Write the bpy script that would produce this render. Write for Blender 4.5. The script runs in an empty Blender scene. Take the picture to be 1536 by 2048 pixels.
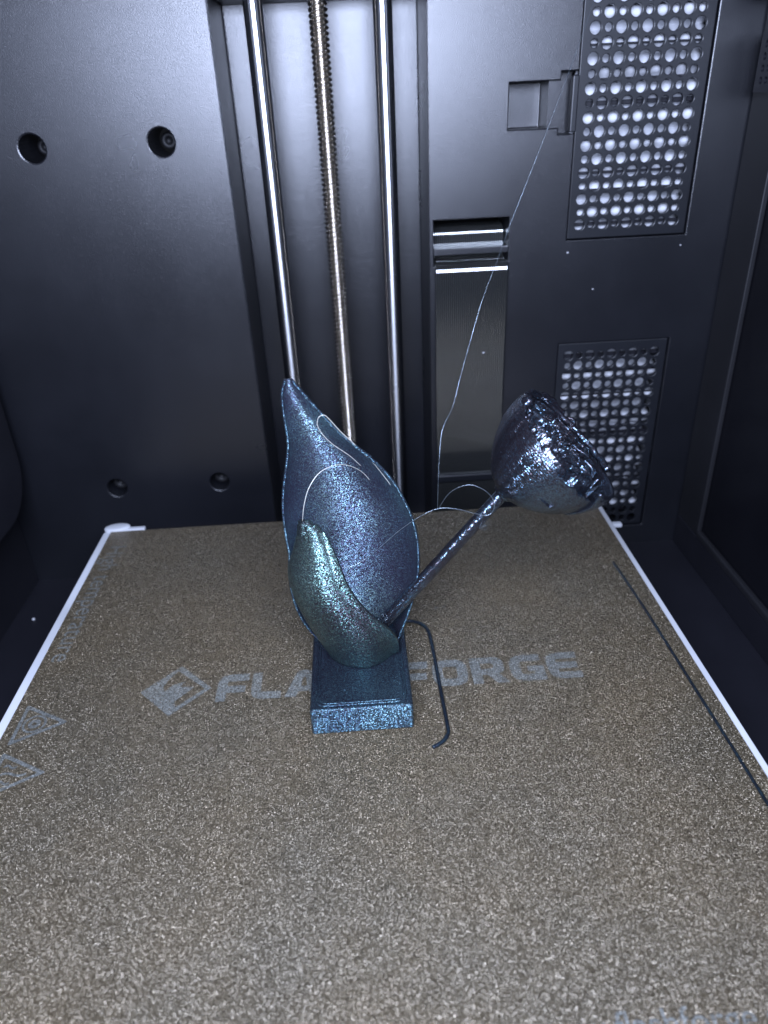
import bpy, bmesh, math, random
from mathutils import Vector, Matrix, noise
random.seed(7)
MM = 0.001
S = bpy.context.scene
COL = S.collection

# ------------------------------------------------------------------ camera
CAM = Vector((6.09, -301.88, 172.22))
yaw, pitch, roll = 0.02676, 0.51444, -0.0492
fwd = Vector((math.sin(yaw)*math.cos(pitch), math.cos(yaw)*math.cos(pitch), -math.sin(pitch)))
rt = fwd.cross(Vector((0, 0, 1))).normalized(); up = rt.cross(fwd)
R_ = rt*math.cos(roll) + up*math.sin(roll); U_ = up*math.cos(roll) - rt*math.sin(roll)
cd = bpy.data.cameras.new('camera'); cam = bpy.data.objects.new('camera', cd); COL.objects.link(cam)
M = Matrix((R_, U_, -fwd)).transposed().to_4x4(); M.translation = CAM*MM; cam.matrix_world = M
cd.sensor_fit = 'VERTICAL'; cd.sensor_height = 24; cd.sensor_width = 18
cd.lens = 24*1462.36/2048
cd.clip_start = 0.005; cd.clip_end = 20
cd.dof.use_dof = True; cd.dof.focus_distance = 0.236; cd.dof.aperture_fstop = 9.0
S.camera = cam

# ------------------------------------------------------------------ world, light, exposure
w = bpy.data.worlds.new('World'); S.world = w; w.use_nodes = True
w.node_tree.nodes['Background'].inputs[0].default_value = (0.55, 0.62, 0.8, 1)
w.node_tree.nodes['Background'].inputs[1].default_value = 0.012
ld = bpy.data.lights.new('front_opening_light', 'AREA'); ld.shape = 'RECTANGLE'; ld.size = 0.22; ld.size_y = 0.10
ld.energy = 3.6; ld.color = (0.62, 0.715, 1.0)
lo = bpy.data.objects.new('front_opening_light', ld); COL.objects.link(lo)
lo.location = Vector((-10, -314, 226))*MM
lo.rotation_euler = (Vector((0, -20, 110))*MM - lo.location).to_track_quat('-Z', 'Y').to_euler()
S.view_settings.view_transform = 'Standard'; S.view_settings.look = 'None'
S.view_settings.exposure = 0.0; S.view_settings.gamma = 1.0; S.view_settings.use_curve_mapping = False
S.render.engine = 'CYCLES'

# ------------------------------------------------------------------ helpers
def link(name, me, mats, parent=None, org=(0, 0, 0), smooth=False):
    o = bpy.data.objects.new(name, me); COL.objects.link(o)
    if not isinstance(mats, (list, tuple)): mats = [mats]
    for m in mats: me.materials.append(m)
    if smooth:
        me.polygons.foreach_set('use_smooth', [True]*len(me.polygons))
    if parent is not None: o.parent = parent
    else: o.location = Vector(org)*MM
    return o

def gorg(parent):
    v = Vector((0, 0, 0))
    while parent is not None:
        v += parent.location/MM; parent = parent.parent
    return v

def mesh(name, V, F, mats, parent=None, org=(0, 0, 0), smooth=False):
    """V in mm, world coordinates; the object's origin is org (or its parent's origin)."""
    o0 = gorg(parent) if parent is not None else Vector(org)
    me = bpy.data.meshes.new(name)
    me.from_pydata([((Vector(v)-o0)*MM)[:] for v in V], [], F); me.update()
    return link(name, me, mats, parent, org, smooth)

def from_bm(name, bm, mats, parent=None, org=(0, 0, 0), smooth=False):
    o0 = gorg(parent) if parent is not None else Vector(org)
    for v in bm.verts: v.co = (v.co-o0)*MM
    me = bpy.data.meshes.new(name); bm.to_mesh(me); bm.free()
    return link(name, me, mats, parent, org, smooth)

def tag(o, label, cat, group=None):
    o['label'] = label; o['category'] = cat
    if group: o['group'] = group
    return o

def struct(o): o['kind'] = 'structure'; return o

def empty(name, loc):
    o = bpy.data.objects.new(name, None); o.empty_display_size = 0.01
    o.location = Vector(loc)*MM; COL.objects.link(o); return o

def crom(P, n):
    P = [Vector(p) for p in P]; Q = [2*P[0]-P[1]] + P + [2*P[-1]-P[-2]]; out = []
    for i in range(1, len(Q)-2):
        a, b, c, d = Q[i-1:i+3]
        for k in range(n):
            t = k/n
            out.append(0.5*((2*b)+(c-a)*t+(2*a-5*b+4*c-d)*t*t+(3*b-a-3*c+d)*t**3))
    out.append(P[-1]); return out

def interp(T, x):
    if x <= T[0][0]: return T[0][1]
    for (a, p), (b, q) in zip(T, T[1:]):
        if x <= b:
            t = (x-a)/(b-a); return p+(q-p)*t
    return T[-1][1]

def sinterp(T, x):          # smooth table interpolation
    if x <= T[0][0]: return T[0][1]
    n = len(T)
    for i in range(n-1):
        if x <= T[i+1][0]:
            x0, y0 = T[i]; x1, y1 = T[i+1]; h = x1-x0; t = (x-x0)/h
            m0 = (y1-T[i-1][1])/(x1-T[i-1][0]) if i > 0 else (y1-y0)/h
            m1 = (T[i+2][1]-y0)/(T[i+2][0]-x0) if i+2 < n else (y1-y0)/h
            return (2*t**3-3*t*t+1)*y0+(t**3-2*t*t+t)*h*m0+(-2*t**3+3*t*t)*y1+(t**3-t*t)*h*m1
    return T[-1][1]

def tube_geo(P, r, n=8, caps=True):
    P = [Vector(p) for p in P]; V = []; F = []; N = len(P)
    rr = r if isinstance(r, (list, tuple)) else [r]*N
    t = (P[1]-P[0]).normalized(); u = t.orthogonal().normalized()
    for i, p in enumerate(P):
        t = (P[min(i+1, N-1)]-P[max(i-1, 0)]).normalized()
        u = (u-t*u.dot(t)).normalized(); v = t.cross(u)
        for k in range(n):
            a = 2*math.pi*k/n
            V.append(p+(u*math.cos(a)+v*math.sin(a))*rr[i])
    for i in range(N-1):
        for k in range(n):
            F.append((i*n+k, i*n+(k+1) % n, (i+1)*n+(k+1) % n, (i+1)*n+k))
    if caps:
        F.append(tuple(range(n-1, -1, -1))); F.append(tuple((N-1)*n+k for k in range(n)))
    return V, F

def grid_geo(rows, closed=False, off=0):
    n = len(rows[0]); V = [p for r in rows for p in r]; F = []
    for i in range(len(rows)-1):
        for k in range(n if closed else n-1):
            F.append((off+i*n+k, off+i*n+(k+1) % n, off+(i+1)*n+(k+1) % n, off+(i+1)*n+k))
    return V, F

def box_bm(x0, x1, y0, y1, z0, z1, bev=0.0, seg=2, bm=None):
    bm = bm or bmesh.new()
    r = bmesh.ops.create_cube(bm, size=1)
    for v in r['verts']:
        v.co = Vector(((x0+x1)/2+v.co.x*(x1-x0), (y0+y1)/2+v.co.y*(y1-y0), (z0+z1)/2+v.co.z*(z1-z0)))
    if bev:
        es = list({e for v in r['verts'] for e in v.link_edges})
        bmesh.ops.bevel(bm, geom=es, offset=bev, segments=seg, affect='EDGES', profile=0.5)
    return bm

def hf(xs, zs, depth, circles=(), y0=0.0, nseg=24, back=None):
    """moulded panel in the x-z plane facing -y: each grid cell lies at y0+depth(i,j); circles maps (i,j) to (radius, hole_depth)."""
    bm = bmesh.new(); cache = {}
    circles = dict(circles)
    def vt(x, y, z):
        k = (round(x, 3), round(y, 3), round(z, 3))
        if k not in cache: cache[k] = bm.verts.new((x, y, z))
        return cache[k]
    nx, nz = len(xs)-1, len(zs)-1
    D = [[depth(i, j) for j in range(nz)] for i in range(nx)]
    def face(*vs):
        vs = [v for i, v in enumerate(vs) if v is not vs[i-1]]
        if len(vs) > 2:
            try: bm.faces.new(vs)
            except ValueError: pass
    for i in range(nx):
        for j in range(nz):
            d = D[i][j]
            if d is None: continue
            x0, x1, z0, z1 = xs[i], xs[i+1], zs[j], zs[j+1]; y = y0+d
            if (i, j) in circles:
                r, hd = circles[(i, j)]; cx, cz = (x0+x1)/2, (z0+z1)/2
                ring = [vt(cx+r*math.cos(2*math.pi*k/nseg), y, cz+r*math.sin(2*math.pi*k/nseg)) for k in range(nseg)]
                deep = [vt(cx+r*math.cos(2*math.pi*k/nseg), y+hd, cz+r*math.sin(2*math.pi*k/nseg)) for k in range(nseg)]
                cor = [vt(x1, y, z1), vt(x0, y, z1), vt(x0, y, z0), vt(x1, y, z0)]
                q = nseg//4
                for k in range(nseg):
                    face(ring[k], ring[(k+1) % nseg], cor[k//q])
                    face(ring[(k+1) % nseg], ring[k], deep[k], deep[(k+1) % nseg])
                for c in range(4): face(ring[c*q], cor[c], cor[c-1])
            else:
                face(vt(x0, y, z0), vt(x1, y, z0), vt(x1, y, z1), vt(x0, y, z1))
            if i+1 < nx and D[i+1][j] is not None and D[i+1][j] != d:
                a, b = y, y0+D[i+1][j]; face(vt(x1, a, z0), vt(x1, b, z0), vt(x1, b, z1), vt(x1, a, z1))
            if j+1 < nz and D[i][j+1] is not None and D[i][j+1] != d:
                a, b = y, y0+D[i][j+1]; face(vt(x0, a, z1), vt(x1, a, z1), vt(x1, b, z1), vt(x0, b, z1))
    bmesh.ops.recalc_face_normals(bm, faces=bm.faces)
    return bm

def bevel_sharp(bm, off, seg=2, ang=0.6):
    es = [e for e in bm.edges if len(e.link_faces) == 2 and e.calc_face_angle(0) > ang]
    bmesh.ops.bevel(bm, geom=es, offset=off, segments=seg, affect='EDGES', profile=0.5, clamp_overlap=True)

# ------------------------------------------------------------------ materials
def mat(name):
    m = bpy.data.materials.new(name); m.use_nodes = True
    nt = m.node_tree; return m, nt, nt.nodes['Principled BSDF']

def nd(nt, t, **kw):
    n = nt.nodes.new(t)
    for k, v in kw.items(): setattr(n, k, v)
    return n

def coords(nt, scale):
    tc = nd(nt, 'ShaderNodeTexCoord'); mp = nd(nt, 'ShaderNodeMapping')
    mp.inputs['Scale'].default_value = (scale,)*3 if not isinstance(scale, tuple) else scale
    nt.links.new(tc.outputs['Object'], mp.inputs[0]); return mp.outputs[0]

def noise_tex(nt, co, detail=2, rough=0.5, scale=1.0):
    n = nd(nt, 'ShaderNodeTexNoise'); n.inputs['Scale'].default_value = scale
    n.inputs['Detail'].default_value = detail; n.inputs['Roughness'].default_value = rough
    nt.links.new(co, n.inputs['Vector']); return n

def ramp(nt, fac, stops):
    r = nd(nt, 'ShaderNodeValToRGB'); e = r.color_ramp.elements
    while len(e) < len(stops): e.new(0.5)
    for k, (p, c) in enumerate(stops): e[k].position = p; e[k].color = (*c, 1) if len(c) == 3 else c
    nt.links.new(fac, r.inputs[0]); return r.outputs[0]

def bump(nt, h, strength, dist_mm, normal=None):
    b = nd(nt, 'ShaderNodeBump'); b.inputs['Strength'].default_value = strength; b.inputs['Distance'].default_value = dist_mm*MM
    nt.links.new(h, b.inputs['Height'])
    if normal is not None: nt.links.new(normal, b.inputs['Normal'])
    return b.outputs[0]

def flakes(nt, size_mm, k, base_normal=None, axis=None, ka=0.0):
    """glitter flakes: each small cell has its own tilt. Returns (normal, cell colour)."""
    s = 1.0/(size_mm*MM)
    v = nd(nt, 'ShaderNodeTexVoronoi'); v.feature = 'F1'; v.inputs['Scale'].default_value = 1.0
    nt.links.new(coords(nt, s), v.inputs['Vector'])
    sub = nd(nt, 'ShaderNodeVectorMath', operation='SUBTRACT'); sub.inputs[1].default_value = (0.5, 0.5, 0.5)
    nt.links.new(v.outputs['Color'], sub.inputs[0])
    sc = nd(nt, 'ShaderNodeVectorMath', operation='SCALE'); sc.inputs['Scale'].default_value = k
    nt.links.new(sub.outputs[0], sc.inputs[0])
    if base_normal is None:
        base_normal = nd(nt, 'ShaderNodeNewGeometry').outputs['Normal']
    ad = nd(nt, 'ShaderNodeVectorMath', operation='ADD'); nt.links.new(base_normal, ad.inputs[0]); nt.links.new(sc.outputs[0], ad.inputs[1])
    if axis is not None:     # fine printed layers spread the shine along one direction
        sp = nd(nt, 'ShaderNodeSeparateColor'); nt.links.new(v.outputs['Color'], sp.inputs[0])
        a1 = nd(nt, 'ShaderNodeMath', operation='MULTIPLY_ADD'); a1.inputs[1].default_value = ka; a1.inputs[2].default_value = -0.5*ka
        nt.links.new(sp.outputs[2], a1.inputs[0])
        a2 = nd(nt, 'ShaderNodeVectorMath', operation='SCALE'); a2.inputs[0].default_value = axis; nt.links.new(a1.outputs[0], a2.inputs['Scale'])
        ad2 = nd(nt, 'ShaderNodeVectorMath', operation='ADD'); nt.links.new(ad.outputs[0], ad2.inputs[0]); nt.links.new(a2.outputs[0], ad2.inputs[1]); ad = ad2
    no = nd(nt, 'ShaderNodeVectorMath', operation='NORMALIZE'); nt.links.new(ad.outputs[0], no.inputs[0])
    return no.outputs[0], v.outputs['Color']

def plastic(name, col, rough, bump_mm, size_mm, strength=0.5, spec=0.5):
    m, nt, p = mat(name)
    co = coords(nt, 1.0/(size_mm*MM))
    n = noise_tex(nt, co, 3, 0.6)
    big = noise_tex(nt, coords(nt, 1.0/(45*MM)), 3, 0.6)
    c = ramp(nt, big.outputs[0], [(0.3, tuple(x*0.85 for x in col)), (0.7, tuple(x*1.15 for x in col))])
    nt.links.new(c, p.inputs['Base Color'])
    rr = nd(nt, 'ShaderNodeMapRange'); rr.inputs['To Min'].default_value = rough-0.04; rr.inputs['To Max'].default_value = rough+0.05
    nt.links.new(big.outputs[0], rr.inputs['Value']); nt.links.new(rr.outputs[0], p.inputs['Roughness'])
    p.inputs['Specular IOR Level'].default_value = spec
    if bump_mm: nt.links.new(bump(nt, n.outputs[0], strength, bump_mm), p.inputs['Normal'])
    return m

M_WALL = plastic('black_textured_plastic', (0.007, 0.0075, 0.010), 0.285, 0.10, 0.42, 0.9, 0.85)
M_SMOOTH = plastic('black_smooth_plastic', (0.008, 0.009, 0.012), 0.38, 0.03, 0.6, 0.3, 0.6)
M_SIDE = plastic('dark_side_panel_plastic', (0.012, 0.012, 0.014), 0.5, 0.05, 0.6, 0.4, 0.4)
M_WINDOW = plastic('smoked_panel', (0.006, 0.006, 0.008), 0.3, 0.0, 1.0, 0.0, 0.3)
M_FLOOR = plastic('black_floor_plastic', (0.010, 0.010, 0.014), 0.5, 0.08, 0.6, 0.4, 0.35)
M_WHITE = plastic('white_silicone', (0.50, 0.51, 0.53), 0.5, 0.05, 2.0, 0.3, 0.4)
M_FILTER = plastic('white_filter_fabric', (0.68, 0.69, 0.72), 0.8, 0.15, 0.5, 0.6, 0.2)
M_FILTER2 = plastic('shaded_filter_fabric', (0.66, 0.67, 0.70), 0.8, 0.15, 0.5, 0.6, 0.2)  # same white fabric, toned slightly darker for the shade behind the lower vent
M_SCREWM = plastic('blackened_steel', (0.006, 0.006, 0.007), 0.55, 0.02, 0.5, 0.3, 0.3)
M_CRUMB = plastic('pale_plastic_crumb', (0.5, 0.5, 0.52), 0.35, 0.05, 0.4, 0.5, 0.5)

m, nt, p = mat('polished_steel'); M_STEEL = m
p.inputs['Metallic'].default_value = 1; p.inputs['Base Color'].default_value = (0.72, 0.73, 0.76, 1); 
n = noise_tex(nt, coords(nt, (300, 300, 4000)), 2)
rr = nd(nt, 'ShaderNodeMapRange'); rr.inputs['To Min'].default_value = 0.20; rr.inputs['To Max'].default_value = 0.30
nt.links.new(n.outputs[0], rr.inputs['Value']); nt.links.new(rr.outputs[0], p.inputs['Roughness'])
tg = nd(nt, 'ShaderNodeTangent', direction_type='RADIAL', axis='Z'); nt.links.new(tg.outputs[0], p.inputs['Tangent'])
p.inputs['Anisotropic'].default_value = 0.92; p.inputs['Anisotropic Rotation'].default_value = 0.25

m, nt, p = mat('threaded_steel'); M_THREAD = m
p.inputs['Metallic'].default_value = 1; p.inputs['Base Color'].default_value = (0.54, 0.49, 0.42, 1); p.inputs['Roughness'].default_value = 0.24

m, nt, p = mat('glossy_black_ribbon'); M_RIBBON = m
p.inputs['Base Color'].default_value = (0.32, 0.33, 0.32, 1); p.inputs['Roughness'].default_value = 0.10
p.inputs['Metallic'].default_value = 0.95

def silk(name, size=0.42, k=0.55, layers=None, lstr=0.25, rough=0.34, cols=None, met=0.97, axis=None, ka=0.0, body=None):
    """glittering blue-green colour-shift filament"""
    m, nt, p = mat(name)
    base = None
    if layers:
        wv = nd(nt, 'ShaderNodeTexWave'); wv.bands_direction = layers[0]; wv.inputs['Scale'].default_value = 1.0
        sc = 2*math.pi/(layers[1]*MM)/20.0
        wv.inputs['Distortion'].default_value = layers[2] if len(layers) > 2 else 0.4; wv.inputs['Detail'].default_value = 2
        wv.inputs['Detail Scale'].default_value = 0.6
        nt.links.new(coords(nt, sc), wv.inputs['Vector'])
        base = bump(nt, wv.outputs['Fac'], lstr, 0.15)
    nrm, cc = flakes(nt, size, k, base, axis, ka)
    sep = nd(nt, 'ShaderNodeSeparateColor'); nt.links.new(cc, sep.inputs[0])
    cols = cols or [(0.0, (0.06, 0.08, 0.22)), (0.35, (0.07, 0.17, 0.32)), (0.7, (0.10, 0.30, 0.38)), (1.0, (0.20, 0.40, 0.34))]
    big = noise_tex(nt, coords(nt, 1.0/(26*MM)), 1)
    mx = nd(nt, 'ShaderNodeMath', operation='MULTIPLY_ADD'); mx.inputs[1].default_value = 0.55
    nt.links.new(sep.outputs[0], mx.inputs[0])
    mm = nd(nt, 'ShaderNodeMath', operation='MULTIPLY'); mm.inputs[1].default_value = 0.55; nt.links.new(big.outputs[0], mm.inputs[0])
    nt.links.new(mm.outputs[0], mx.inputs[2])
    c = ramp(nt, mx.outputs[0], cols)
    nt.links.new(c, p.inputs['Base Color'])
    p.inputs['Metallic'].default_value = met; p.inputs['Roughness'].default_value = rough
    nt.links.new(nrm, p.inputs['Normal'])
    p.inputs['Coat Weight'].default_value = 0.08; p.inputs['Coat Roughness'].default_value = 0.3
    if body:       # translucent violet carrier plastic between the flakes
        df = nd(nt, 'ShaderNodeBsdfDiffuse'); df.inputs[0].default_value = (*body, 1)
        ash = nd(nt, 'ShaderNodeAddShader'); nt.links.new(p.outputs[0], ash.inputs[0]); nt.links.new(df.outputs[0], ash.inputs[1])
        nt.links.new(ash.outputs[0], nt.nodes['Material Output'].inputs['Surface'])
    return m

UP = (0, 0, 1)
M_LEAF = silk('glitter_blue_filament', 0.15, 0.10, ('Z', 0.5), 0.08, 0.42,
              [(0.35, (0.044, 0.038, 0.066)), (0.52, (0.058, 0.080, 0.122)), (0.66, (0.11, 0.20, 0.25)), (0.84, (0.27, 0.42, 0.38))], 0.97, UP, 1.5, (0.0095, 0.0062, 0.0105))
M_BUD = silk('glitter_green_blue_filament', 0.20, 0.12, ('Z', 0.5), 0.08, 0.40,
             [(0.35, (0.044, 0.038, 0.044)), (0.52, (0.058, 0.082, 0.102)), (0.66, (0.095, 0.21, 0.18)), (0.84, (0.24, 0.37, 0.32))], 0.97, UP, 1.4, (0.006, 0.005, 0.006))
M_BASE = silk('glitter_navy_filament', 0.19, 0.10, ('Z', 0.45), 0.22, 0.43,
              [(0.35, (0.018, 0.021, 0.038)), (0.52, (0.030, 0.055, 0.078)), (0.66, (0.060, 0.135, 0.17)), (0.84, (0.15, 0.25, 0.27))], 0.97, UP, 2.3, (0.005, 0.004, 0.0065))
M_HEAD = silk('glossy_blue_filament', 0.28, 0.10, None, 0.3, 0.25,
              [(0.40, (0.074, 0.062, 0.066)), (0.58, (0.086, 0.100, 0.125)), (0.82, (0.15, 0.26, 0.33))], 0.97, (0.672, -0.10, 0.735), 0.5, (0.004, 0.003, 0.0042))
M_STRING = silk('filament_string', 0.5, 0.15, None, 0.2, 0.25,
                [(0.0, (0.10, 0.12, 0.15)), (0.5, (0.17, 0.21, 0.24)), (1.0, (0.34, 0.38, 0.38))], 0.8)
M_PURGE = silk('dark_blue_filament_line', 0.4, 0.3, None, 0.2, 0.4,
               [(0.0, (0.012, 0.013, 0.022)), (0.6, (0.02, 0.03, 0.045)), (1.0, (0.05, 0.11, 0.14))], 0.7)

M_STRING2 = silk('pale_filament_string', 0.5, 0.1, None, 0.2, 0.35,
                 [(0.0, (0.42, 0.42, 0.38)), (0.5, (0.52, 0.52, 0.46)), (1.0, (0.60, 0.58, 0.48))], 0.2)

def pei(name, c0, c1, k, rough, spec, met, worn=None):
    m, nt, p = mat(name)
    n1 = noise_tex(nt, coords(nt, 1.0/(0.30*MM)), 3, 0.65)
    b = bump(nt, n1.outputs[0], 0.9, 0.22)
    nrm, cc = flakes(nt, 0.29, k, b)
    sep = nd(nt, 'ShaderNodeSeparateColor'); nt.links.new(cc, sep.inputs[0])
    c = ramp(nt, n1.outputs[0], [(0.32, c0), (0.68, c1)])
    big = noise_tex(nt, coords(nt, 1.0/(60*MM)), 3, 0.6)
    c2 = ramp(nt, big.outputs[0], [(0.3, (0.9, 0.92, 0.95)), (0.7, (1.06, 1.0, 0.92))])
    mul = nd(nt, 'ShaderNodeMixRGB', blend_type='MULTIPLY'); mul.inputs[0].default_value = 1
    nt.links.new(c, mul.inputs[1]); nt.links.new(c2, mul.inputs[2])
    nt.links.new(mul.outputs[0], p.inputs['Base Color'])
    r2 = nd(nt, 'ShaderNodeMapRange'); r2.inputs['To Min'].default_value = rough-0.1; r2.inputs['To Max'].default_value = rough+0.15
    nt.links.new(sep.outputs[1], r2.inputs['Value']); nt.links.new(r2.outputs[0], p.inputs['Roughness'])
    p.inputs['Specular IOR Level'].default_value = spec; p.inputs['Metallic'].default_value = met
    nt.links.new(nrm, p.inputs['Normal'])
    if worn:      # print worn off the low spots of the sheet
        wn = noise_tex(nt, coords(nt, 1.0/(0.8*MM)), 3, 0.7)
        al = nd(nt, 'ShaderNodeMapRange'); al.inputs['From Min'].default_value = worn[0]; al.inputs['From Max'].default_value = worn[1]
        nt.links.new(wn.outputs[0], al.inputs['Value']); nt.links.new(al.outputs[0], p.inputs['Alpha'])
    return m

M_PEI = pei('textured_bronze_sheet', (0.056, 0.046, 0.029), (0.285, 0.232, 0.150), 1.25, 0.20, 1.0, 0.5)
M_PRINT = pei('pale_printed_marking', (0.11, 0.115, 0.10), (0.29, 0.30, 0.275), 0.9, 0.38, 0.6, 0.2, (0.30, 0.56))
M_FAINT = pei('faint_printed_marking', (0.09, 0.094, 0.085), (0.25, 0.26, 0.24), 0.9, 0.38, 0.6, 0.2, (0.26, 0.50))

# ------------------------------------------------------------------ setting: chamber walls and floor
Y0 = 35.0
GD = 40.0     # depth of the rail groove
hz_lo, hz_hi = 5.5, 160.5
xs = [-190, -126, -114, -74, -62, -42, 40.8, 42.8, 73.9, 76, 90.2, 94.8, 101.8, 155.2, 174.4]
# separate x cuts are shared by all rows; z cuts follow the openings
zs = [-48, -36, -0.5, 11.5, 67.2, 105.6, 110.2, 112.8, 125, 113.7+41, 156, 158.5, 175.5, 178.6, 208, 240]
zs = sorted(set(zs + [154.5, 166.5, 113.8]))
def cell(lo, hi, a, b): return a >= lo-1e-6 and b <= hi+1e-6
def wd(i, j):
    x0, x1, z0, z1 = xs[i], xs[i+1], zs[j], zs[j+1]
    if cell(-42, 40.8, x0, x1): return GD if z1 <= 208 else 6.0
    if cell(101.8, 155.2, x0, x1) and (cell(113.8, 240, z0, z1) or cell(-36, 67.2, z0, z1)): return 32.0
    if cell(42.8, 76, x0, x1):
        if cell(112.8, 125, z0, z1) or cell(105.6, 110.2, z0, z1): return 25.0
        if cell(110.2, 112.8, z0, z1): return 1.2
    if cell(73.9, 90.2, x0, x1) and cell(158.5, 175.5, z0, z1): return 16.0
    if cell(90.2, 94.8, x0, x1) and cell(158.5, 175.5, z0, z1): return 1.6
    if cell(94.8, 101.8, x0, x1) and cell(156, 178.6, z0, z1): return 10.0
    return 0.0
circ = {}
for i in (1, 3):
    for (za, zb, r) in ((-0.5, 11.5, 4.8), (154.5, 166.5, 5.3)):
        # hole cells span merged z rows only where the grid has exactly that row
        for j in range(len(zs)-1):
            if abs(zs[j]-za) < 1e-6 and abs(zs[j+1]-zb) < 1e-6: circ[(i, j)] = (r, 14)
wall_z = zs
# upper hole row is cut by the latch rows: build the left part of the wall with its own grid
zsL = [-48, -0.5, 11.5, 154.5, 166.5, 240]
xsL = [-190, -126, -114, -74, -62, -42]
cL = {}
for i in (1, 3):
    cL[(i, 1)] = (4.8, 14); cL[(i, 3)] = (5.3, 22)
bm = hf(xsL + [40.8], zsL, lambda i, j: GD if i == 5 else 0.0, cL, Y0)
# groove end block is a separate ledge; drop nothing here
bevel_sharp(bm, 0.7, 2)
wl = struct(from_bm('wall_back_left', bm, M_WALL, org=(-116, Y0, -48)))
xsR = [40.0, 40.8, 42.8, 73.9, 76, 90.2, 94.8, 101.8, 155.2, 174.6]
xs = xsR; zs = sorted(set([-48, -36, 67.2, 105.6, 110.2, 112.8, 113.8, 125, 156, 158.5, 175.5, 178.6, 240]))
bm = hf(xsR, zs, lambda i, j: GD-0.05 if i == 0 else wd(i, j), {}, Y0)
bevel_sharp(bm, 0.45, 2)
struct(from_bm('wall_back_right', bm, M_WALL, org=(107, Y0, -48)))
# ledge closing the groove at the top
bm = box_bm(-41.6, 40.2, Y0+16, Y0+39, 209, 238, 0.6)
struct(from_bm('groove_ledge', bm, M_SMOOTH, org=(0, Y0+20, 209)))
# ribs inside the groove beside the rods
bm = box_bm(-260, 260, -420, Y0+60, -52, -47.5)
struct(from_bm('floor', bm, M_FLOOR, org=(0, -100, -47.5)))

def side_panel_right():
    # frame bars standing proud of a dark window; the back bar stands along the corner
    o = struct(from_bm('wall_right', box_bm(176.5, 181, -420, Y0-0.6, -47.4, 240), M_WINDOW, org=(178, -100, -47)))
    f = box_bm(174, 176.4, 10.5, Y0-0.8, -30.0, 240, 0.5)
    from_bm('frame_bar', f, M_SIDE, o)
    f = box_bm(174, 176.4, -420, Y0-0.8, -47.0, -30.4, 0.5)
    from_bm('frame_bar', f, M_FLOOR, o)
    f = box_bm(173.4, 176.3, -420, 9.9, -30.2, -26.5, 0.8)
    from_bm('window_seal', f, M_SIDE, o)
side_panel_right()
ol = struct(from_bm('wall_left', box_bm(-181, -174, -420, Y0-0.6, -47.4, 240), M_FLOOR, org=(-178, -100, -47)))
# raised housing with a rounded corner on the left wall
pts = [(-420, 4), (2, 4)] + [(2+26*math.sin(a), 30-26*math.cos(a)) for a in [math.pi/2*k/10 for k in range(1, 11)]] + [(31, 240), (-420, 240)]
bm = bmesh.new()
vs = [bm.verts.new((-160, y, z)) for y, z in pts]; f = bm.faces.new(vs)
r = bmesh.ops.extrude_face_region(bm, geom=[f])
for v in [g for g in r['geom'] if isinstance(g, bmesh.types.BMVert)]: v.co.x = -173.8
bmesh.ops.recalc_face_normals(bm, faces=bm.faces)
es = [e for e in bm.edges if all(abs(v.co.x+160) < 1e-4 for v in e.verts)]
bmesh.ops.bevel(bm, geom=es, offset=2, segments=3, affect='EDGES', profile=0.5)
from_bm('raised_housing', bm, M_FLOOR, ol)

# ------------------------------------------------------------------ vent covers, filters
def vent(x0, x1, z0, z1, cx0, rows, z_first, pitch_z, label, notch=False):
    px = 5.22
    xs_ = [x0+0.5, x0+1.6] + [cx0+(k-0.5)*px for k in range(10)] + [x1-1.6, x1-0.5]
    zs_ = [z0+0.5, z0+1.6] + [z_first+(k-0.5)*pitch_z for k in range(rows+1)] + [z1-1.6, z1-0.5]
    cs = {}
    for i in range(9):
        for j in range(rows):
            cs[(i+2, j+2)] = (2.28 if (i+j) % 2 == 0 else 1.55, 1.6)
    bm = hf(xs_, zs_, lambda i, j: 0.0, cs, Y0+1.1)
    # rim returning into the wall
    bnd = [e for e in bm.edges if len(e.link_faces) == 1 and all(abs(v.co.y-Y0-1.1) < 1e-4 for v in e.verts)]
    r = bmesh.ops.extrude_edge_only(bm, edges=bnd)
    for g in r['geom']:
        if isinstance(g, bmesh.types.BMVert): g.co.y += 3.0
    bmesh.ops.recalc_face_normals(bm, faces=bm.faces)
    bevel_sharp(bm, 0.25, 2)
    o = from_bm('vent_cover', bm, M_SMOOTH, org=((x0+x1)/2, Y0+1.1, z0))
    return o
v1 = vent(101.8, 155.2, 113.8, 239, 107.4, 21, 120.0, 5.195, '')
tag(v1, 'black perforated vent cover high on the right of the back wall', 'vent cover', 'vent covers in the back wall')
v2 = vent(101.8, 155.2, -36, 67.2, 107.4, 19, -31.6, 5.13, '')
tag(v2, 'black perforated vent cover low on the back wall, behind the flower head', 'vent cover', 'vent covers in the back wall')
# lock tab of the upper cover, reaching into the latch recess
bm = box_bm(99.6, 102.2, Y0-0.3, Y0+4, 156.6, 177.2, 0.5)
from_bm('latch_tab', bm, M_SMOOTH, v1)

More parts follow.
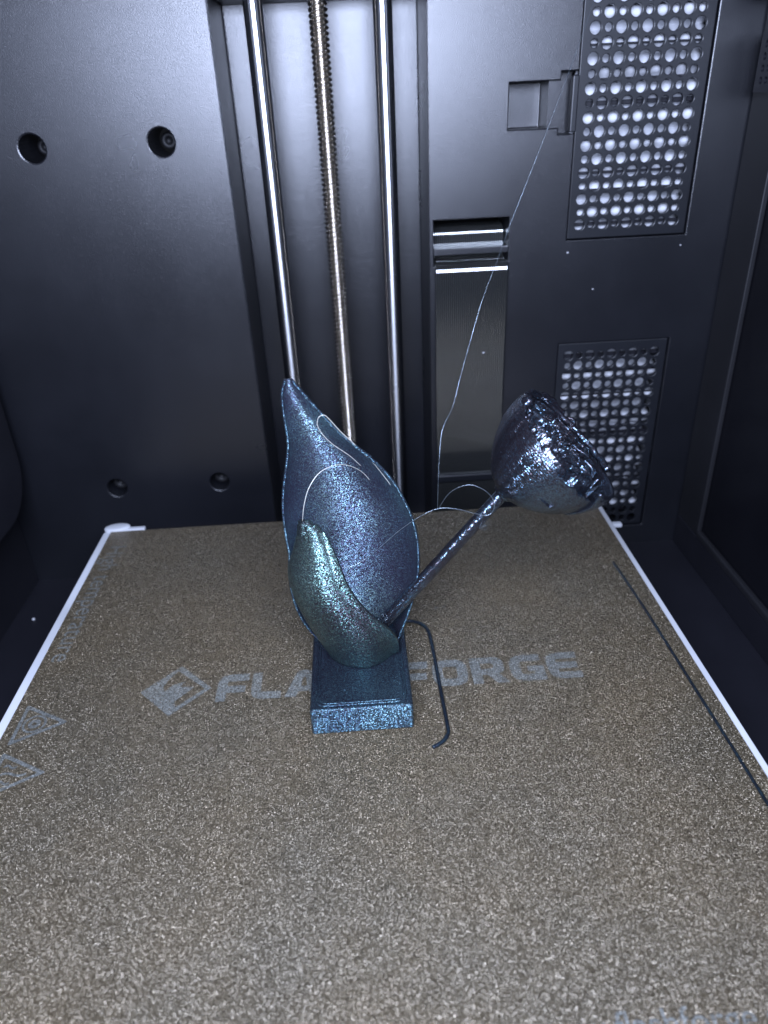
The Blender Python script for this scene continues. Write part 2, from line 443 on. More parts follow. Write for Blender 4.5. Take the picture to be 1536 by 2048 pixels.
def pleats(z0, z1, label, ph, yb, amp, pit, mt):
    # pleated filter sheet, with dark bars in front for its shaded bands
    rows = []; z = z0; k = 0
    step = 1.15
    while z <= z1:
        t = (z-z0)/pit+ph
        y = Y0+yb+amp*(0.5-0.5*math.cos(2*math.pi*t))+0.6*noise.noise((z*0.21, ph, 1.0))
        rows.append([(x, y+0.7*noise.noise((x*0.16, z*0.16, ph*3)), z+0.9*noise.noise((x*0.09, z*0.3, 3+ph))) for x in [102.6+k2*2.6 for k2 in range(21)]])
        z += step
    V, F = grid_geo(rows)
    o = mesh('pleated_filter', V, F, mt, org=(128, Y0+yb, z0), smooth=True)
    sm = o.modifiers.new('t', 'SOLIDIFY'); sm.thickness = 0.0006; sm.offset = 1
    tag(o, label, 'filter', 'filters behind the vents')
    # added dark bars imitating the bands of shade across the filter
    for kk in range(int((z1-z0)/11)+1):
        zz = z0+4+kk*11.3+2*math.sin(kk*2.1+ph)
        h = 1.3+0.7*math.sin(kk*1.7+ph)
        if zz+h < z1:
            b = box_bm(102.7, 154.4, Y0+yb-1.0, Y0+yb-0.2, zz, zz+h, 0.15)
            from_bm('shade_bar', b, M_FLOOR, o)
pleats(115.0, 238, 'white filter seen through the holes of the upper vent cover', 0.0, 6.0, 6.0, 9.2, M_FILTER)
pleats(-35.0, 66.5, 'white filter seen through the holes of the lower vent cover', 0.35, 9.0, 12.0, 12.5, M_FILTER2)

# ------------------------------------------------------------------ screws in the wall holes
def screw(x, z, y, r, label, mt):
    bm = bmesh.new()
    prof = [(0.0, 0.9), (1.3, 0.9), (1.35, 0.0), (r*0.75, -0.1), (r*0.97, 0.35), (r, 1.0), (r, 2.6)]
    rows = [[(x+rr*math.cos(2*math.pi*k/(6 if rr < 1.4 and rr > 0 else 6)) if False else x+rr*math.cos(2*math.pi*k/24), y+d, z+rr*math.sin(2*math.pi*k/24)) for k in range(24)] for rr, d in prof]
    V, F = grid_geo(rows, True)
    o = mesh('screw', V, F, mt, org=(x, y, z), smooth=True)
    return tag(o, label, 'screw', 'screws sunk in the back wall')
screw(-120, 160.5, Y0+15, 3.4, 'sunk screw in the upper hole farthest from the rods', M_SCREWM)
screw(-68, 160.5, Y0+15, 3.4, 'sunk screw in the upper hole nearer the rods', M_SCREWM)
screw(-120, 5.5, Y0+7.0, 4.2, 'sunk screw in the lower hole farthest from the rods', M_SCREWM)
screw(-68, 5.5, Y0+7.0, 4.2, 'sunk screw in the lower hole nearer the rods', M_SCREWM)

# ------------------------------------------------------------------ rods and lead screw
def rod(x, y, r, label):
    V, F = tube_geo([(x, y, z) for z in (-47, 60, 130, 238)], r, 48, False)
    o = mesh('guide_rod', V, F, M_STEEL, org=(x, y, -47), smooth=True)
    return tag(o, label, 'rod', 'guide rods in the wall groove')
rod(-26.6, 52, 4.0, 'polished steel guide rod to the left of the threaded screw')
rod(24.8, 52, 4.0, 'polished steel guide rod to the right of the threaded screw')

def lead_screw(x, y):
    # four-start trapezoidal thread swept as one helicoidal surface
    rows = []; n = 48; pitch = 2.0; starts = 4; dz = 0.25
    z = -47.0
    while z < 238:
        row = []
        for k in range(n):
            a = 2*math.pi*k/n
            ph = (z/pitch - starts*a/(2*math.pi)) % 1.0
            t = abs(ph-0.5)*2
            prof = 0.5-0.5*math.cos(math.pi*t)
            rr = 2.75+1.25*prof
            row.append((x+rr*math.cos(a), y+rr*math.sin(a), z))
        rows.append(row); z += dz
    V, F = grid_geo(rows, True)
    o = mesh('lead_screw', V, F, M_THREAD, org=(x, y, -47), smooth=True)
    return tag(o, 'threaded steel lead screw standing between the two polished rods', 'lead screw')
lead_screw(-1.0, 52)

# ------------------------------------------------------------------ ribbon cable
def ribbon():
    path = crom([(0, 66, 121.2), (0, 52, 121.0), (0, 46.2, 119.4), (0, 45.2, 115), (0, 45.0, 110.5), (0, 43.6, 107.6), (0, 40.5, 106.6), (0, 36.5, 106.6),
                 (0, 33.6, 105.9), (0, 32.4, 104.0), (0, 32.3, 100), (0, 32.9, 80), (0, 33.2, 50), (0, 33.0, 20), (0, 33.2, 4), (0, 34.2, 0.5), (0, 33.9, -10), (0, 33.8, -40)], 6)
    n = 34; wdt = 32.0; x0 = 43.4; per = 6
    off = []
    for k in range(n):
        for j in range(per):
            a = math.pi*j/per
            off.append((x0+wdt*(k+j/per)/n, 0.38*math.sin(a)))
    off.append((x0+wdt, 0))
    rows = []
    for i, p in enumerate(path):
        t = (path[min(i+1, len(path)-1)]-path[max(i-1, 0)]).normalized()
        nrm = Vector((1, 0, 0)).cross(t)      # outward
        if nrm.y > 0 and i > 12: nrm = -nrm
        rows.append([Vector((x, p.y, p.z))+nrm*h for x, h in off])
    V, F = grid_geo(rows)
    o = mesh('ribbon_cable', V, F, M_RIBBON, org=(59.4, 33, -40), smooth=True)
    s = o.modifiers.new('thick', 'SOLIDIFY'); s.thickness = 0.0005; s.offset = -1
    return tag(o, 'glossy black ribbed flat cable threaded through slots and hanging down the wall', 'cable')
ribbon()
bm = box_bm(42.9, 76.4, 31.0, Y0-0.3, -1.0, 3.0, 0.6)
tag(from_bm('cable_clamp', bm, M_SMOOTH, org=(60, 33, 0)), 'dark clamp bar across the foot of the flat cable', 'clamp')

# ------------------------------------------------------------------ perforated bracket at the right edge, pale corner piece
xsb = [-8, -5.5, -1.5, 2.5, 6.5, 9]; zsb = [0, 2.0, 6.0, 10.0, 14.0, 18.0, 20]
cs = {}
for i in (1, 2, 3):
    for j in range(1, 5): cs[(i, j)] = (1.25, 1.2)
bm = hf(xsb, zsb, lambda i, j: 0.0, cs, 0)
for v in bm.verts:
    v.co = Vector((168.8+v.co.y, 16.0-v.co.x, 168+v.co.z))
o = from_bm('perforated_bracket', bm, M_FLOOR, org=(169, 16, 168))
sm = o.modifiers.new('t', 'SOLIDIFY'); sm.thickness = 0.0012
tag(o, 'small dark perforated bracket at the top of the right side wall', 'bracket')
bm = box_bm(164, 173.6, -10, 28, 199.5, 206, 1.2)
tag(from_bm('corner_cap', bm, M_WHITE, org=(169, 10, 199)), 'pale plastic piece in the topmost right corner', 'corner cap')

# ------------------------------------------------------------------ heated bed and build plate
PX, PY0, PY1 = 115.0, -232.0, 0.0
bed = empty('heated_bed', (0, -115, -8))
tag(bed, 'heated bed with white edges carrying the bronze build plate', 'bed')
from_bm('bed_body', box_bm(-117.0, 117.0, PY0-2, PY1-0.6, -8, -0.85, 0.4), M_FLOOR, bed)
from_bm('edge_strip', box_bm(-118.6, -114.9, PY0-2, 0.8, -3.2, -0.75, 0.35), M_WHITE, bed)
from_bm('edge_strip', box_bm(114.9, 117.6, PY0-2, 0.8, -3.2, -0.75, 0.35), M_WHITE, bed)
def corner_tab(sx, cx, cy, rx, ry, ang, tong):
    rows = []
    n = 28
    for (f, z) in ((1.0, -3.0), (1.0, 0.4), (0.93, 0.9), (0.7, 1.15), (0.0, 1.25)):
        row = []
        for k in range(n):
            a = 2*math.pi*k/n
            u, v = rx*f*math.cos(a), ry*f*math.sin(a)
            row.append((cx+u*math.cos(ang)-v*math.sin(ang), cy+u*math.sin(ang)+v*math.cos(ang), z))
        rows.append(row)
    V, F = grid_geo(rows, True)
    o = mesh('corner_tab', V, F, M_WHITE, bed, smooth=True)
    x0, x1 = sorted(tong)
    from_bm('tongue', box_bm(x0, x1, 1.2, 3.8, -2.0, 0.1, 0.5), M_WHITE, o)
corner_tab(-1, -112.6, 3.2, 6.0, 3.3, 0.12, (-99.5, -110))
corner_tab(1, 112.6, 2.2, 6.0, 3.0, -0.12, (110, 101))
from_bm('edge_lug', box_bm(117.0, 122.0, -20.5, -17.5, -3.0, -0.9, 0.7), M_WHITE, bed)

bm = box_bm(-PX, PX, PY0, PY1, -0.7, 0.0, 0.15, 1)
plate = from_bm('build_plate', bm, M_PEI, org=(0, -115, 0))
tag(plate, 'rough textured bronze build plate with pale printed markings', 'build plate')

# -- flat printing on the plate
ZP = 0.05
def round_poly(pts):
    out = []; n = len(pts)
    P = [(p[0], p[1], p[2] if len(p) > 2 else 0.35) for p in pts]
    for i in range(n):
        a, b, c = Vector(P[i-1][:2]), Vector(P[i][:2]), Vector(P[(i+1) % n][:2]); r = P[i][2]
        d1, d2 = (a-b), (c-b)
        r = min(r, d1.length*0.49, d2.length*0.49)
        p0, p2 = b+d1.normalized()*r, b+d2.normalized()*r
        k = 5 if r > 1 else 2
        for s in range(k+1):
            t = s/k; out.append(tuple((p0*(1-t)**2+b*2*t*(1-t)+p2*t*t)[:2]))
    return out
def fill(name, loops, xf, mt=None):
    cu = bpy.data.curves.new(name, 'CURVE'); cu.dimensions = '2D'; cu.fill_mode = 'BOTH'
    for lp in loops:
        sp = cu.splines.new('POLY'); sp.points.add(len(lp)-1)
        for k, (x, y) in enumerate(lp): sp.points[k].co = (x, y, 0, 1)
        sp.use_cyclic_u = True
    return curve_mesh(name, cu, xf, mt)
def curve_mesh(name, cu, xf, mt=None):
    t = bpy.data.objects.new('tmp', cu); COL.objects.link(t)
    dg = bpy.context.evaluated_depsgraph_get(); me = bpy.data.meshes.new_from_object(t.evaluated_get(dg))
    bpy.data.objects.remove(t); me.name = name
    o0 = gorg(plate)
    for v in me.vertices:
        x, y = xf(v.co.x, v.co.y); v.co = (Vector((x, y, ZP))-o0)*MM
    me.materials.clear()
    o = link(name, me, mt or M_PRINT, plate)
    return o
RP = round_poly
L = {
 'F': (10.4, [RP([(0, 0), (3.3, 0), (3.3, 3.9), (9.6, 3.9), (9.6, 7.3), (3.3, 7.3), (3.3, 9.4), (10.4, 9.4), (10.4, 13), (0, 13, 4.5)])]),
 'L': (10.2, [RP([(0, 13), (3.3, 13), (3.3, 3.4), (10.2, 3.4), (10.2, 0), (0, 0, 4.5)])]),
 'A': (13.0, [RP([(0, 0), (3.8, 0), (4.7, 2.4), (8.3, 2.4), (9.2, 0), (13, 0), (8.9, 13, 2.4), (4.1, 13, 2.4)]), RP([(5.5, 5.0), (7.5, 5.0), (6.9, 9.4), (6.1, 9.4)])]),
 'S': (11.0, [RP([(0, 0), (11, 0, 4.5), (11, 8, 3), (3.6, 8), (3.6, 9.8), (10.6, 9.8), (10.6, 13), (0, 13, 4.5), (0, 5.1, 3), (7.4, 5.1), (7.4, 3.2), (0, 3.2)])]),
 'H': (11.0, [RP([(0, 0), (3.4, 0), (3.4, 4.8), (7.6, 4.8), (7.6, 0), (11, 0), (11, 13), (7.6, 13), (7.6, 8.1), (3.4, 8.1), (3.4, 13), (0, 13)])]),
 'O': (12.0, [RP([(0, 0, 5), (12, 0, 5), (12, 13, 5), (0, 13, 5)]), RP([(3.5, 3.5, 1.6), (3.5, 9.5, 1.6), (8.5, 9.5, 1.6), (8.5, 3.5, 1.6)])]),
 'R': (12.2, [RP([(0, 0), (3.5, 0), (3.5, 4.3), (5.4, 4.3), (8.2, 0), (12.4, 0), (9.3, 4.6), (11.5, 5.6, 1.5), (11.5, 13, 4.5), (0, 13)]), RP([(3.5, 7.2), (8.0, 7.2, 1), (8.0, 9.9, 1), (3.5, 9.9)])]),
 'G': (11.6, [RP([(11, 13), (0, 13, 5), (0, 0, 5), (11.6, 0), (11.6, 7.2), (6.0, 7.2), (6.0, 4.6), (8.1, 4.6), (8.1, 3.3), (3.6, 3.3, 1), (3.6, 9.7, 1), (11, 9.7)])]),
 'E': (11.0, [RP([(11, 13), (0, 13, 5), (0, 0, 5), (11, 0), (11, 3.2), (3.5, 3.2), (3.5, 4.9), (10.4, 4.9), (10.4, 8.1), (3.5, 8.1), (3.5, 9.8), (11, 9.8)])]),
}
tot = sum(L[c][0] for c in 'FLASHFORGE'); gap = (124.0-tot)/9
x = -48.4
for c in 'FLASHFORGE':
    wd_, loops = L[c]
    fill('printed_letter', loops, lambda u, v, x=x: (x+u, -118.4+v))
    x += wd_+gap
# diamond emblem: outline with a solid left half and a bolt-shaped gap
cx, cy, hd = -62.6, -111.4, 12.1
def D(u, v): return (cx+u, cy+v)
fill('printed_emblem', [
    [(-hd, 0), (0, -hd), (hd, 0), (0, hd)],
    [(-0.8, 9.6), (9.9, -0.1), (1.4, -8.2), (0.6, -5.5), (6.2, 1.0), (1.2, 1.6), (2.6, 4.0), (-1.6, 2.6), (-3.6, -0.4), (-4.6, 1.6), (-3.4, 5.6)],
], lambda u, v: D(u, v))
# warning triangles, apex towards +x
def tri_loops(y):
    cyy = y
    o = [(-111.6, cyy+9.0), (-95.2, cyy), (-111.6, cyy-9.0)]
    i = [(-110.4, cyy+6.9), (-97.8, cyy), (-110.4, cyy-6.9)]
    return [RP([(*p, 1.0) for p in o]), RP([(*p, 0.8) for p in i])]
def ring(cx, cy, r0, r1, n=28):
    return [[(cx+r*math.cos(2*math.pi*k/n), cy+r*math.sin(2*math.pi*k/n)) for k in range(n)] for r in (r0, r1)]
fill('printed_warning_triangle', tri_loops(-122.8)+ring(-106.2, -122.8, 3.9, 3.1)+ring(-106.2, -122.8, 2.0, 0.7), lambda u, v: (u, v), M_FAINT)
waves = []
for dy in (-3.0, 0.0, 3.0):
    lo_, hi_ = [], []
    x0, x1 = -109.2, (-101.2 if dy == 0 else -105.0)
    for k in range(13):
        xx = x0+(x1-x0)*k/12; yy = -143.4+dy+0.6*math.sin(k/12*2*math.pi)
        lo_.append((xx, yy-0.45)); hi_.append((xx, yy+0.45))
    waves.append(lo_+hi_[::-1])
fill('printed_warning_triangle', tri_loops(-143.4)+waves, lambda u, v: (u, v), M_FAINT)
def text(s, size, xf):
    cu = bpy.data.curves.new('t', 'FONT'); cu.body = s; cu.size = size; cu.fill_mode = 'FRONT'; cu.resolution_u = 3
    return curve_mesh('printed_writing', cu, xf, M_FAINT)
text('High temperature', 11.0, lambda u, v: (-111.6+v, -13.0-u*1.0))
text('www.flashforge.com', 8.2, lambda u, v: (33.0+u*0.95, -226.2+v))

# ------------------------------------------------------------------ the print
PR = (0.6, -112, 0)
flower = empty('printed_flower', PR)
tag(flower, 'glittering dark blue printed flower with two leaves on a rectangular base', 'printed flower')

# base block
BX0, BX1, BY0, BY1, BZ = -15.2, 16.6, -136.0, -95.2, 10.0
bm = box_bm(BX0, BX1, BY0, BY1, 0.06, BZ, 0.7, 3)
base = from_bm('base', bm, M_BASE, flower, smooth=False)
def rrect(x0, x1, y0, y1, r, z, n=8):
    out = []
    for (cx, cy, a0) in ((x1-r, y1-r, 0), (x0+r, y1-r, 90), (x0+r, y0+r, 180), (x1-r, y0+r, 270)):
        for k in range(n+1):
            a = math.radians(a0+90*k/n); out.append(Vector((cx+r*math.cos(a), cy+r*math.sin(a), z)))
    out.append(out[0].copy()); return out
def dense(P, step):
    out = []
    for a, b in zip(P, P[1:]):
        n = max(1, int((b-a).length/step))
        for k in range(n): out.append(a+(b-a)*k/n)
    out.append(P[-1]); return out
for ins, rr_, rad in ((1.9, 3.0, 0.34), (2.8, 3.0, 0.24)):
    P = dense(rrect(BX0+ins, BX1-ins, BY0+ins, BY1-ins, rr_, BZ+0.02), 0.5)
    P = [p+Vector((0.05*noise.noise(p*1.3), 0.05*noise.noise(p*1.3+Vector((9, 0, 0))), 0.10*noise.noise(p*2.1))) for p in P]
    V, F = tube_geo(P, [rad*(1+0.4*noise.noise(p*1.7)) for p in P], 6)
    mesh('perimeter_bead', V, F, M_BASE, base, smooth=True)

# big leaf (concave side towards the viewer)
LEAF_L = [(-8.1,-107.0,8.8),(-12.4,-107.2,14.2),(-16.4,-107.6,21.2),(-19.1,-108.0,30.9),(-19.7,-108.0,41.8),(-18.9,-108.0,49.3),(-19.3,-107.4,56.3),(-19.3,-106.5,64.7),(-18.5,-105.8,71.1),(-16.9,-104.3,78.6),(-15.8,-103.0,85.2),(-16.2,-101.6,93.4),(-16.1,-100.7,99.9),(-14.7,-100.2,103.7)]
LEAF_R = [(12.7,-107.0,7.5),(14.1,-107.1,13.0),(16.7,-107.5,20.5),(19.6,-108.0,30.9),(21.2,-108.0,40.5),(21.3,-108.0,50.0),(20.0,-107.1,58.6),(17.2,-106.4,66.3),(13.7,-105.4,72.9),(8.0,-104.1,79.3),(1.0,-102.9,85.7),(-5.7,-101.5,93.5),(-10.3,-100.7,99.6),(-13.2,-100.2,103.4)]
def tab(E, k): return [(e[2], e[k]) for e in E]
def sheet(name, EL, ER, bulge, z0, z1, nz, ns, mt, thick, expo, ragged=None, parent=None, skew=None, exr=None):
    rows = []
    for i in range(nz+1):
        z = z0+(z1-z0)*i/nz
        l = Vector((sinterp(tab(EL, 0), z), sinterp(tab(EL, 1), z), z)); r = Vector((sinterp(tab(ER, 0), z), sinterp(tab(ER, 1), z), z))
        b = sinterp(bulge, z); ex = interp(expo, z); row = []
        for k in range(ns+1):
            a = math.pi*k/ns; u = -math.cos(a); s = (u+1)/2
            h = max(0.0, 1-abs(u)**2)**(ex if u < 0 or exr is None else exr)
            sk = interp(skew, z) if skew else 0.0
            p = l+(r-l)*s+Vector((sk*h, b*h, 0))
            if ragged: p = ragged(p, u, z, i/nz)
            row.append(p)
        rows.append(row)
    V, F = grid_geo(rows)
    o = mesh(name, V, F, mt, parent, smooth=True)
    m = o.modifiers.new('thick', 'SOLIDIFY'); m.thickness = thick*MM; m.offset = 0; m.use_rim = True
    return o
def rag(p, u, z, t):
    if t > 0.72 and u > 0.55:
        k = (u-0.55)/0.45
        p = p+Vector((0.55*noise.noise((z*1.4, 0, 3))*k, 0.5*noise.noise((z*1.1, 2, 3))*k, 0.35*noise.noise((z*2.3, 5, 0))*k))
    return p+Vector((0, 0.10*noise.noise(p*0.35), 0))
big = sheet('leaf', LEAF_L, LEAF_R, [(8, 9.5), (20, 13.5), (35, 17), (50, 17.5), (65, 15), (80, 10), (92, 5), (100, 1.6), (104, 0.2)],
            9.6, 103.5, 110, 48, M_LEAF, 0.95, [(8, 0.5), (40, 0.6), (70, 0.75), (104, 0.9)], rag, flower, [(8, 0), (60, 0), (80, -1.5), (104, 0)])
# bead along the leaf's edges
for E in (LEAF_L, LEAF_R):
    P = []
    for i in range(161):
        z = 12+(103.3-12)*i/160
        p = Vector((sinterp(tab(E, 0), z), sinterp(tab(E, 1), z), z))
        P.append(rag(p, 1.0 if E is LEAF_R else -1.0, z, (z-9.6)/94))
    V, F = tube_geo(P, [0.50+0.10*noise.noise((0, 0, p.z*1.3)) for p in P], 8)
    mesh('edge_bead', V, F, M_BASE, big, smooth=True)

# small leaf wrapped round the front (convex side towards the viewer)
BUD_A = [(-8.1,-108.0,6.8),(-10.0,-108.3,12.1),(-14.1,-109.9,22.4),(-17.4,-111.2,32.8),(-19.0,-111.8,41.5),(-18.9,-112.0,47.3),(-16.8,-112.0,53.5),(-15.0,-112.0,59.6),(-13.9,-112.0,64.4)]
BUD_B = [(13.0,-109.0,8.7),(12.6,-114.9,18.8),(10.3,-118.2,25.9),(6.1,-120.0,31.8),(1.5,-120.6,38.6),(-1.9,-120.0,45.3),(-4.1,-118.7,52.4),(-5.9,-116.6,58.2),(-7.5,-115.2,61.9),(-9.9,-114.5,65.1)]
def rag2(p, u, z, t):
    if u > 0.72: p = p+Vector((0.9, -1.3, 0.2))*((u-0.72)/0.28)**2*min(1, (1-t)*6)      # lip turned outwards
    if t > 0.9: p = p+Vector((0.5*noise.noise(p*0.9), 0.4*noise.noise(p*0.8+Vector((5, 0, 0))), 0.9*noise.noise((p.x*0.7, p.y*0.5, 2))*(t-0.9)*10))
    return p
bud = sheet('leaf', BUD_A, BUD_B, [(8, -8.5), (20, -8.5), (35, -6.5), (50, -4.6), (60, -3.2), (66, -2.0)],
            10.2, 63.8, 80, 48, M_BUD, 0.95, [(8, 0.5), (66, 0.5)], rag2, flower, None, 1.1)
bud['label'] = 'smaller greenish leaf wrapped round the front'
# scrap of broken, stringy plastic on the small leaf's tip
rows = []
for i in range(14):
    t = i/13; z = 61.5+3.4*t; row = []
    for k in range(20):
        a = 2*math.pi*k/20; c = Vector((-11.3-0.9*t, -114.6+0.5*t, z)); rr_ = (2.9-1.5*t)
        p = c+Vector((rr_*1.0*math.cos(a), rr_*0.75*math.sin(a), 0)); p += Vector((noise.noise(p*0.9), noise.noise(p*0.9+Vector((4, 4, 4))), noise.noise(p*0.8+Vector((8, 0, 0)))))*0.8
        row.append(p)
    rows.append(row)
V, F = grid_geo(rows, True); F.append(tuple(range(13*20, 14*20)))
mesh('torn_tip', V, F, M_BUD, bud, smooth=True)
# collar where the leaves grow from the base
rows = []
for (f, z) in ((1.02, BZ-0.2), (1.02, 10.3), (0.98, 10.8), (1.0, 12.0), (1.07, 14.0), (1.1, 16), (0.9, 16.8), (0.0, 17.0)):
    rows.append([(2.3+10.1*f*math.cos(2*math.pi*k/48), -107.6+8.9*f*math.sin(2*math.pi*k/48), z) for k in range(48)])
V, F = grid_geo(rows, True)
mesh('collar', V, F, M_BASE, flower, smooth=True)

# stem
A0, A1 = Vector((4.5, -108, 14.5)), Vector((48.3, -108, 67.4))
P = [A0+(A1-A0)*k/120 for k in range(121)]
P = [p+Vector((0.08*noise.noise(p*0.4), 0.08*noise.noise(p*0.4+Vector((7, 0, 0))), 0.08*noise.noise(p*0.4+Vector((0, 7, 0))))) for p in P]
V, F = tube_geo(P, [2.15+0.02*math.sin(k*2.1)+0.03*noise.noise(p*1.2) for k, p in enumerate(P)], 20)
stem = mesh('stem', V, F, M_HEAD, flower, smooth=True)

# flower head: bowl with a torn, unfinished top
N = Vector((47.6, -108, 66.6)); ax = Vector((0.672, -0.10, 0.735)).normalized()
e1 = Vector((0.738, 0, -0.675)); e1 = (e1-ax*e1.dot(ax)).normalized(); e2 = ax.cross(e1)   # e2 sideways (depth)
if e2.y > 0: e2 = -e2
PROF = [(0, 2.3), (1.2, 3.2), (2.5, 6.2), (4.2, 9.3), (7, 12.9), (11, 16.4), (15, 18.7), (19, 20.2), (23, 20.5), (26, 20.0)]
PROF = [(h, r*(0.97-0.07*min(1, h/8))) for h, r in PROF]
def bowl_pt(a, h, f=1.0, jag=True):
    r = sinterp(PROF, h)*f*(1+0.105*math.cos(a)*min(1, h/6.0))
    r += (0.055*math.sin(h*2*math.pi/0.75+0.8*noise.noise((math.cos(a)*3, math.sin(a)*3, h*0.2))) if jag else 0)
    d = e1*math.cos(a)+e2*math.sin(a)
    return N+ax*h+d*r
head = empty('flower_head', (0, 0, 0)); head.parent = flower
head.location = (N-Vector(PR))*MM
rows = []; na = 140; nh = 190
for i in range(nh+1):
    row = []
    for k in range(na):
        a = 2*math.pi*k/na
        # rim lower on the side towards the viewer (e2 points to the viewer)
        top = 23.6-3.4*math.sin(a)-1.6*math.cos(a)+0.9*noise.noise((math.cos(a)*2.5, math.sin(a)*2.5, 0))+1.0*noise.noise((math.cos(a)*9, math.sin(a)*9, 4))+0.5*noise.noise((math.cos(a)*21, math.sin(a)*21, 8))
        h = top*(i/nh)
        p = bowl_pt(a, h)
        n_ = noise.noise((math.cos(a)*22, math.sin(a)*22, h*2.2))
        if n_ > 0.35: p += (p-N-ax*h).normalized()*0.3*(n_-0.35)
        row.append(p)
    rows.append(row)
V, F = grid_geo(rows, True)
shell = mesh('shell', V, F, M_HEAD, head, smooth=True)
sm = shell.modifiers.new('thick', 'SOLIDIFY'); sm.thickness = 0.0009; sm.offset = -1
# torn inner mass: crumpled strands and clumps filling the bowl
rows = []; nr = 46
for i in range(nr+1):
    f = i/nr; row = []
    for k in range(140):
        a = 2*math.pi*k/140
        rr_ = 16.5*f*(1+0.10*math.cos(a)); d = e1*math.cos(a)+e2*math.sin(a)
        q = Vector((rr_*math.cos(a), rr_*math.sin(a), 0))
        ridge = noise.noise((q.x*0.07, q.y*0.8, 1.0))*1.3+noise.noise((q.x*0.16, q.y*2.1, 7))*0.8+noise.noise((q.x*0.9, q.y*1.8, 3))*0.30
        hgt = 22.9-2.2*math.sin(a)*f-0.9*math.cos(a)*f+1.2*(1-f*f)+ridge*(1.0 if f < 0.95 else 0.3)
        cav = noise.noise((q.x*0.16+3, q.y*0.34, 11))
        if cav > 0.18: hgt -= min(5.0, (cav-0.18)*22)
        if math.sin(a) > 0.25 and f > 0.86: hgt -= 4.5*min(1, (f-0.86)/0.05)
        row.append(N+ax*hgt+d*rr_)
    rows.append(row)
rows.append([N+ax*14+(p-N-ax*(p-N).dot(ax))*0.8 for p in rows[-1]])
V, F = grid_geo(rows, True)
mesh('torn_top', V, F, M_HEAD, head, smooth=False)
# thick upper lip along the back of the opening
P = []
for k in range(61):
    a = math.radians(188+164*k/60)
    p = N+ax*(25.2+0.5*noise.noise((k*0.3, 0, 0)))+(e1*math.cos(a)*(1+0.10*math.cos(a))+e2*math.sin(a))*17.7
    P.append(p)
V, F = tube_geo(P, [1.0+0.35*noise.noise((k*0.35, 2, 0)) for k in range(61)], 10)
mesh('lip', V, F, M_HEAD, head, smooth=True)
# strands across the torn top
for s in range(60):
    a0 = random.uniform(0, 2*math.pi); f0 = random.uniform(0.1, 0.92)
    c = (e1*math.cos(a0)*1.02+e2*math.sin(a0))*16.2*f0
    ln = random.uniform(2.0, 6.5); dr = (e1*random.uniform(0.7, 1)+e2*random.uniform(-0.35, 0.35)).normalized()
    hb = 23.9-2.6*math.sin(a0)*f0+random.uniform(-0.2, 1.1)
    P = crom([N+ax*(hb+random.uniform(-0.4, 0.5))+c+dr*ln*(t-0.5)+e2*random.uniform(-0.3, 0.3) for t in (0, 0.33, 0.66, 1)], 4)
    V, F = tube_geo(P, random.uniform(0.16, 0.38), 6)
    mesh('torn_strand', V, F, M_HEAD, head, smooth=True)
# small knob of melted plastic at the highest point of the rim
rows = []
kc = bowl_pt(math.pi*1.02, 25.4, 0.97, False)
for i in range(11):
    th = math.pi*i/10; row = []
    for k in range(16):
        a = 2*math.pi*k/16; d = Vector((math.sin(th)*math.cos(a), math.sin(th)*math.sin(a), math.cos(th)))
        row.append(kc+d*(1.9+1.2*noise.noise(d*2.2)))
    rows.append(row)
V, F = grid_geo(rows, True); mesh('melted_knob', V, F, M_HEAD, head, smooth=True)
# overlapping petal edge low on the bowl
a_c = math.radians(32)
rows = []
for i in range(15):
    t = i/14; h = 10.5+13.2*t; row = []
    for k in range(21):
        s = k/20
        a = math.radians(62-66*s)+0.30*(1-t)*(1-s)*0.0
        a = math.radians(58-22*(1-t))*(1-s)+math.radians(-20)*s
        p = bowl_pt(a, h, 1.0, False); d = (p-N-ax*h).normalized()
        row.append(p+d*(0.75+0.7*(1-s)*t+0.25*math.sin(math.pi*t)))
    rows.append(row)
V, F = grid_geo(rows)
fl = mesh('petal', V, F, M_HEAD, head, smooth=True)
sm = fl.modifiers.new('thick', 'SOLIDIFY'); sm.thickness = 0.0010; sm.offset = 0
P = [rows[i][0] for i in range(15)]
V, F = tube_geo(dense(P, 0.3), 0.7, 8); F2 = F
mesh('petal_edge', V, F2, M_HEAD, fl, smooth=True)

# ------------------------------------------------------------------ strings of filament
def string(P, r, label, n=8, taper=0.0, blob=None, lift=0.0, mt=None):
    P = [tuple(Vector(p)+(CAM-Vector(p)).normalized()*lift*math.sin(math.pi*min(1, 0.15+1.1*k/(len(P)-1)))) for k, p in enumerate(P)]
    Q = crom(P, n); rr = []
    for k, p in enumerate(Q):
        t = k/(len(Q)-1); v = r*(1-taper*abs(2*t-1)**3)
        if blob:
            for (tb, wb, hb) in blob: v += r*hb*math.exp(-((t-tb)/wb)**2)
        rr.append(v*(1+0.15*noise.noise(p*0.6)))
    V, F = tube_geo(Q, rr, 6)
    o = mesh('filament_string', V, F, mt or M_STRING, org=P[-1], smooth=True)
    return tag(o, label, 'filament string', 'strings of filament')
string([(78.4,-60.0,200.0),(75.8,-64.3,191.8),(68.6,-68.7,173.9),(60.9,-73.0,156.3),(52.9,-77.3,138.5),(48.7,-81.7,129.7),(43.8,-86.0,119.5),(39.4,-90.3,107.5),(36.4,-94.7,100.0),(33.3,-99.0,91.6),(29.8,-103.3,86.4),(28.2,-107.7,77.2),(27.2,-112.0,64.4)],
       0.065, 'long fine string rising past the vent to the top of the picture', 8, 0.2, [(0.62, 0.03, 1.6), (0.80, 0.025, 1.8)])
